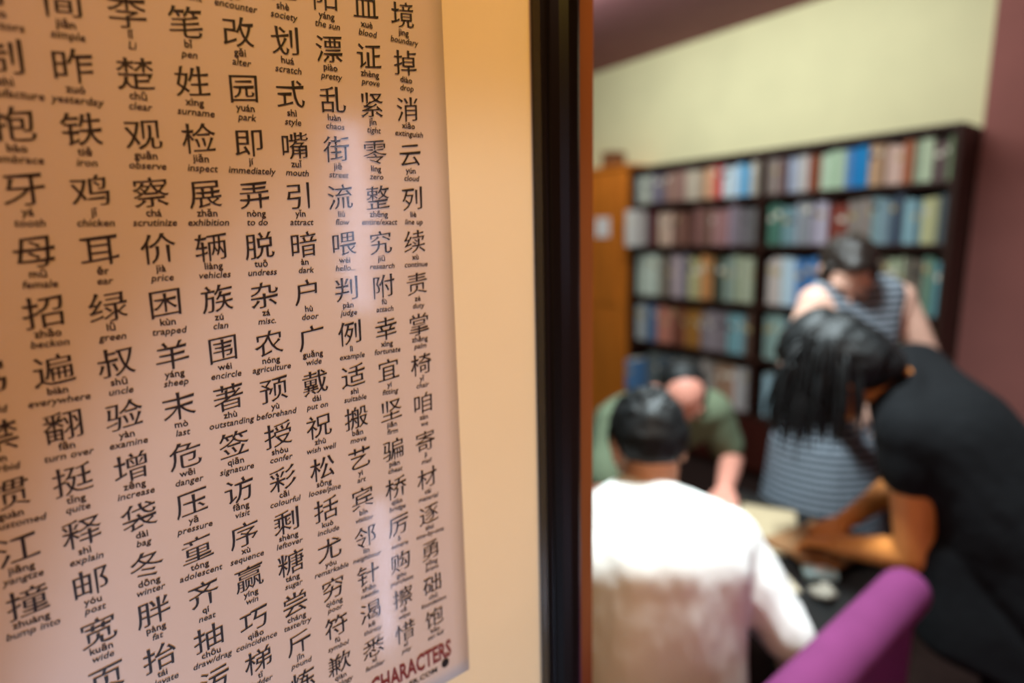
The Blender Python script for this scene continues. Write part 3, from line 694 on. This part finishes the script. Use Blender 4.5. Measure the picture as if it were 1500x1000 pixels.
# pen in the writing hand
pd = V((.35, -.2, .8)).normalized(); p0 = V((-.905, 1.575, .757))
pen = Geo().tube([p0, p0 + pd * .012, p0 + pd * .12, p0 + pd * .135], [.0012, .0042, .0045, .003], 10).ob('pen', mat('black_plastic', (20, 20, 22), .3), None, True)
tag(pen, 'black pen held over the beige paper by the hunched person in olive', 'pen')

# ---------------------------------------------------------------- standing person in the striped top
m3 = tag(empty('person', (-.84, 2.12, 0)), 'standing person in a striped sleeveless dress, head bowed, in front of the bookcase', 'person')
F3 = V((.62, -.78, 0)).normalized(); R3 = V((F3.y, -F3.x, 0))
NK = V((-.835, 2.175, 1.445)); CH3 = V((-.845, 2.19, 1.27)); WA = V((-.87, 2.10, 1.04)); PE = V((-.865, 2.09, .88))
HD = V((-.845, 2.105, 1.505)); HF = F3 * .70 + V((0, 0, -.72))
SL, SR = V((-.760, 2.335, 1.405)), V((-.905, 2.035, 1.405))
EL, ER = V((-.655, 2.405, 1.17)), V((-.925, 1.925, 1.20))
WL, WR = V((-.66, 2.20, 1.03)), V((-.785, 1.955, 1.11))
S3 = skin_mat('skin_pale', (226, 180, 160))
g = Geo()
T3, B3 = head_geo(g, HD, HF, (0, 0, 1), NK, 1.0)
torso_geo(g, PE, WA, CH3, NK, SL, SR, F3, .95)
for s_, e_, w_, sd in ((SL, EL, WL, 1), (SR, ER, WR, -1)):
    g.limb([(s_, .058), (V(s_).lerp(V(e_), .4), .053), (e_, .039), (V(e_).lerp(V(w_), .35), .037), (w_, .025)])
    d = (V(w_) - V(e_)).normalized(); hand_geo(g, w_, d, V((0, 0, -1)) + R3 * sd, -sd, .5, .95)
HL, HR = PE - R3 * .09 + V((0, 0, -.02)), PE + R3 * .09 + V((0, 0, -.02))
KL, KR = HL + V((0, 0, -.40)) + F3 * .02, HR + V((0, 0, -.40)) + F3 * .02
AL, AR = V((HL.x, HL.y, .085)), V((HR.x, HR.y, .085))
for h_, k_, a_ in ((HL, KL, AL), (HR, KR, AR)): leg_geo(g, h_, k_, a_, a_ + F3 * .14 + V((0, 0, -.06)))
g.grown('body', S3, m3, .0052, 3)
eyes(m3, T3, B3)
g = Geo()
torso_geo(g, PE, WA, CH3, NK + V((0, 0, -.045)), SL.lerp(NK, .36), SR.lerp(NK, .36), F3, .98, .012)
B_ = frame_of(F3)
g.hull([(PE + V((0, 0, .02)), (.185, .145, .09), B_), (PE + V((0, 0, -.36)), (.215, .18, .03), B_)], 3)
g.grown('striped_dress', striped_mat(), m3, .007, 5, .010, 8, .001, (1, 1, .5))
shoes(m3, ((AL, AL + F3 * .14), (AR, AR + F3 * .14)))
g = Geo()
g.hull([(T3(0, -.022, .050), (.085, .092, .085), B3), (T3(0, -.052, .0), (.081, .066, .08), B3)], 3)
g.hull([(T3(0, .040, .090), (.050, .035, .022), B3), (T3(0, -.02, .08), (.07, .07, .06), B3)], 2)
for k in (-1, 1): g.hull([(T3(k * .072, .020, .04), (.012, .030, .04), B3), (T3(k * .076, .006, -.015), (.008, .018, .03), B3)])
g.grown('hair', mat('brown_black_hair', (38, 30, 26), .4, .5, .3, 40, .5, 160), m3, .005, 2, .005, 36)

# ---------------------------------------------------------------- woman in black leaning over the table
m4 = tag(empty('person', (-.20, 1.62, 0)), 'long-haired person in a black T-shirt leaning over the table above the purple bench', 'person')
F4 = V((-.93, -.37, 0)).normalized(); R4 = V((F4.y, -F4.x, 0))
NK = V((-.500, 1.560, 1.275)); CH4 = V((-.395, 1.595, 1.165)); WA = V((-.265, 1.615, 1.03)); PE = V((-.170, 1.63, .91))
HD = V((-.598, 1.495, 1.300)); HF = (F4 * .62 + V((0, 0, -.78)))
SL, SR = V((-.425, 1.475, 1.195)), V((-.515, 1.755, 1.275))
EL, ER = V((-.395, 1.475, .905)), V((-.50, 1.80, .98))
WL, WR = V((-.575, 1.520, .835)), V((-.615, 1.66, .84))
S4 = skin_mat('skin_brown', (205, 128, 64))
g = Geo()
T4, B4 = head_geo(g, HD, HF, (0, 0, 1), NK, .98)
torso_geo(g, PE, WA, CH4, NK, SL, SR, F4, .92)
for s_, e_, w_, sd in ((SL, EL, WL, 1), (SR, ER, WR, -1)):
    g.limb([(s_, .052), (V(s_).lerp(V(e_), .45), .049), (e_, .041), (V(e_).lerp(V(w_), .3), .039), (w_, .025)])
    d = (V(w_) - V(e_)).normalized(); hand_geo(g, w_, V((d.x, d.y, d.z * .6 - .12)), V((0, 0, -1)) - R4 * sd * .25, -sd, .55, .95)
HL, HR = PE - R4 * .09 + V((0, 0, -.02)), PE + R4 * .09 + V((0, 0, -.02))
KL, KR = V((HL.x - .02, HL.y, .50)), V((HR.x - .02, HR.y, .50))
AL, AR = V((HL.x + .03, HL.y, .085)), V((HR.x + .03, HR.y, .085))
for h_, k_, a_ in ((HL, KL, AL), (HR, KR, AR)): leg_geo(g, h_, k_, a_, a_ + F4 * .14 + V((0, 0, -.06)), .95)
g.grown('body', S4, m4, .0052, 3)
eyes(m4, T4, B4, .98)
M_tee = mat('black_cotton', (11, 12, 15), .9, .2, .1, 12, .2, 300)
g = Geo()
torso_geo(g, PE + V((0, 0, .02)), WA, CH4, NK + V((.018, .006, -.012)), SL, SR, F4, 1.02, .016)
B_ = frame_of(F4)
g.hull([(CH4 + V((.03, -.01, -.07)), (.16, .09, .08), B_), (WA + V((-.02, -.01, -.10)), (.17, .12, .08), B_), (PE + V((-.02, 0, -.08)), (.185, .14, .06), B_)], 3)
for s_, e_ in ((SL, EL), (SR, ER)): g.limb([(s_, .074), (V(s_).lerp(V(e_), .30), .068)])
g.hull([(WA + V((-.10, -.03, -.10)), (.15, .09, .06), B_), (WA + V((-.075, -.03, -.30)), (.18, .10, .04), B_), (PE + V((-.02, 0, -.20)), (.20, .15, .04), B_)], 3)
g.grown('black_tshirt', M_tee, m4, .007, 6, .010, 8, .001)
g = Geo()
for h_, k_, a_ in ((HL, KL, AL), (HR, KR, AR)): leg_geo(g, h_, k_, a_ + V((0, 0, .05)), a_, 1.18, False)
g.hull([(PE, (.17, .135, .09), B_), (HL, .09), (HR, .09)], 3)
g.grown('trousers', mat('black_trousers', (20, 20, 24), .9, .2, .1, 20), m4, .008, 4, .006, 10)
shoes(m4, ((AL, AL + F4 * .14), (AR, AR + F4 * .14)))
# long hair: a cap on the skull and many locks falling forward and down past the face
g = Geo()
g.hull([(T4(0, -.022, .052), (.098, .112, .100), B4), (T4(0, -.060, .0), (.096, .080, .095), B4)], 3)
g.hull([(T4(0, -.02, .12), (.08, .09, .05), B4), (T4(0, -.09, -.05), (.07, .04, .05), B4)], 3)
hair = g.grown('hair', M_hair, m4, .005, 3, .004, 36)
random.seed(11)
g = Geo()
for k in range(380):
    sd = random.choice((-1, -1, 1)) ; u = random.uniform(-.3, 1.0)
    root = T4(sd * random.uniform(.035, .092), -.05 + .10 * u, random.uniform(.02, .135) * (1 - .25 * abs(u)))
    # away from the skull, then straight down with a slight swing forward
    out = (root - HD); out.z = 0; out = out.normalized() if out.length > 1e-4 else F4
    ln = random.uniform(.10, .21) + .05 * (u < .2); pts = []
    for i in range(8):
        t = i / 7
        pts.append(root + out * (.030 * math.sin(t * 2.2) + random.uniform(-.004, .004)) + F4 * (.035 * t * u) + V((0, 0, .018 * math.sin(t * 3.1) * (1 - t) - ln * t ** 1.25)))
    r = random.uniform(.004, .007)
    g.tube(pts, [r * .8, r, r * 1.05, r, r * .95, r * .8, r * .6, r * .25], 6)
g.ob('hair_locks', M_hair, hair, True)
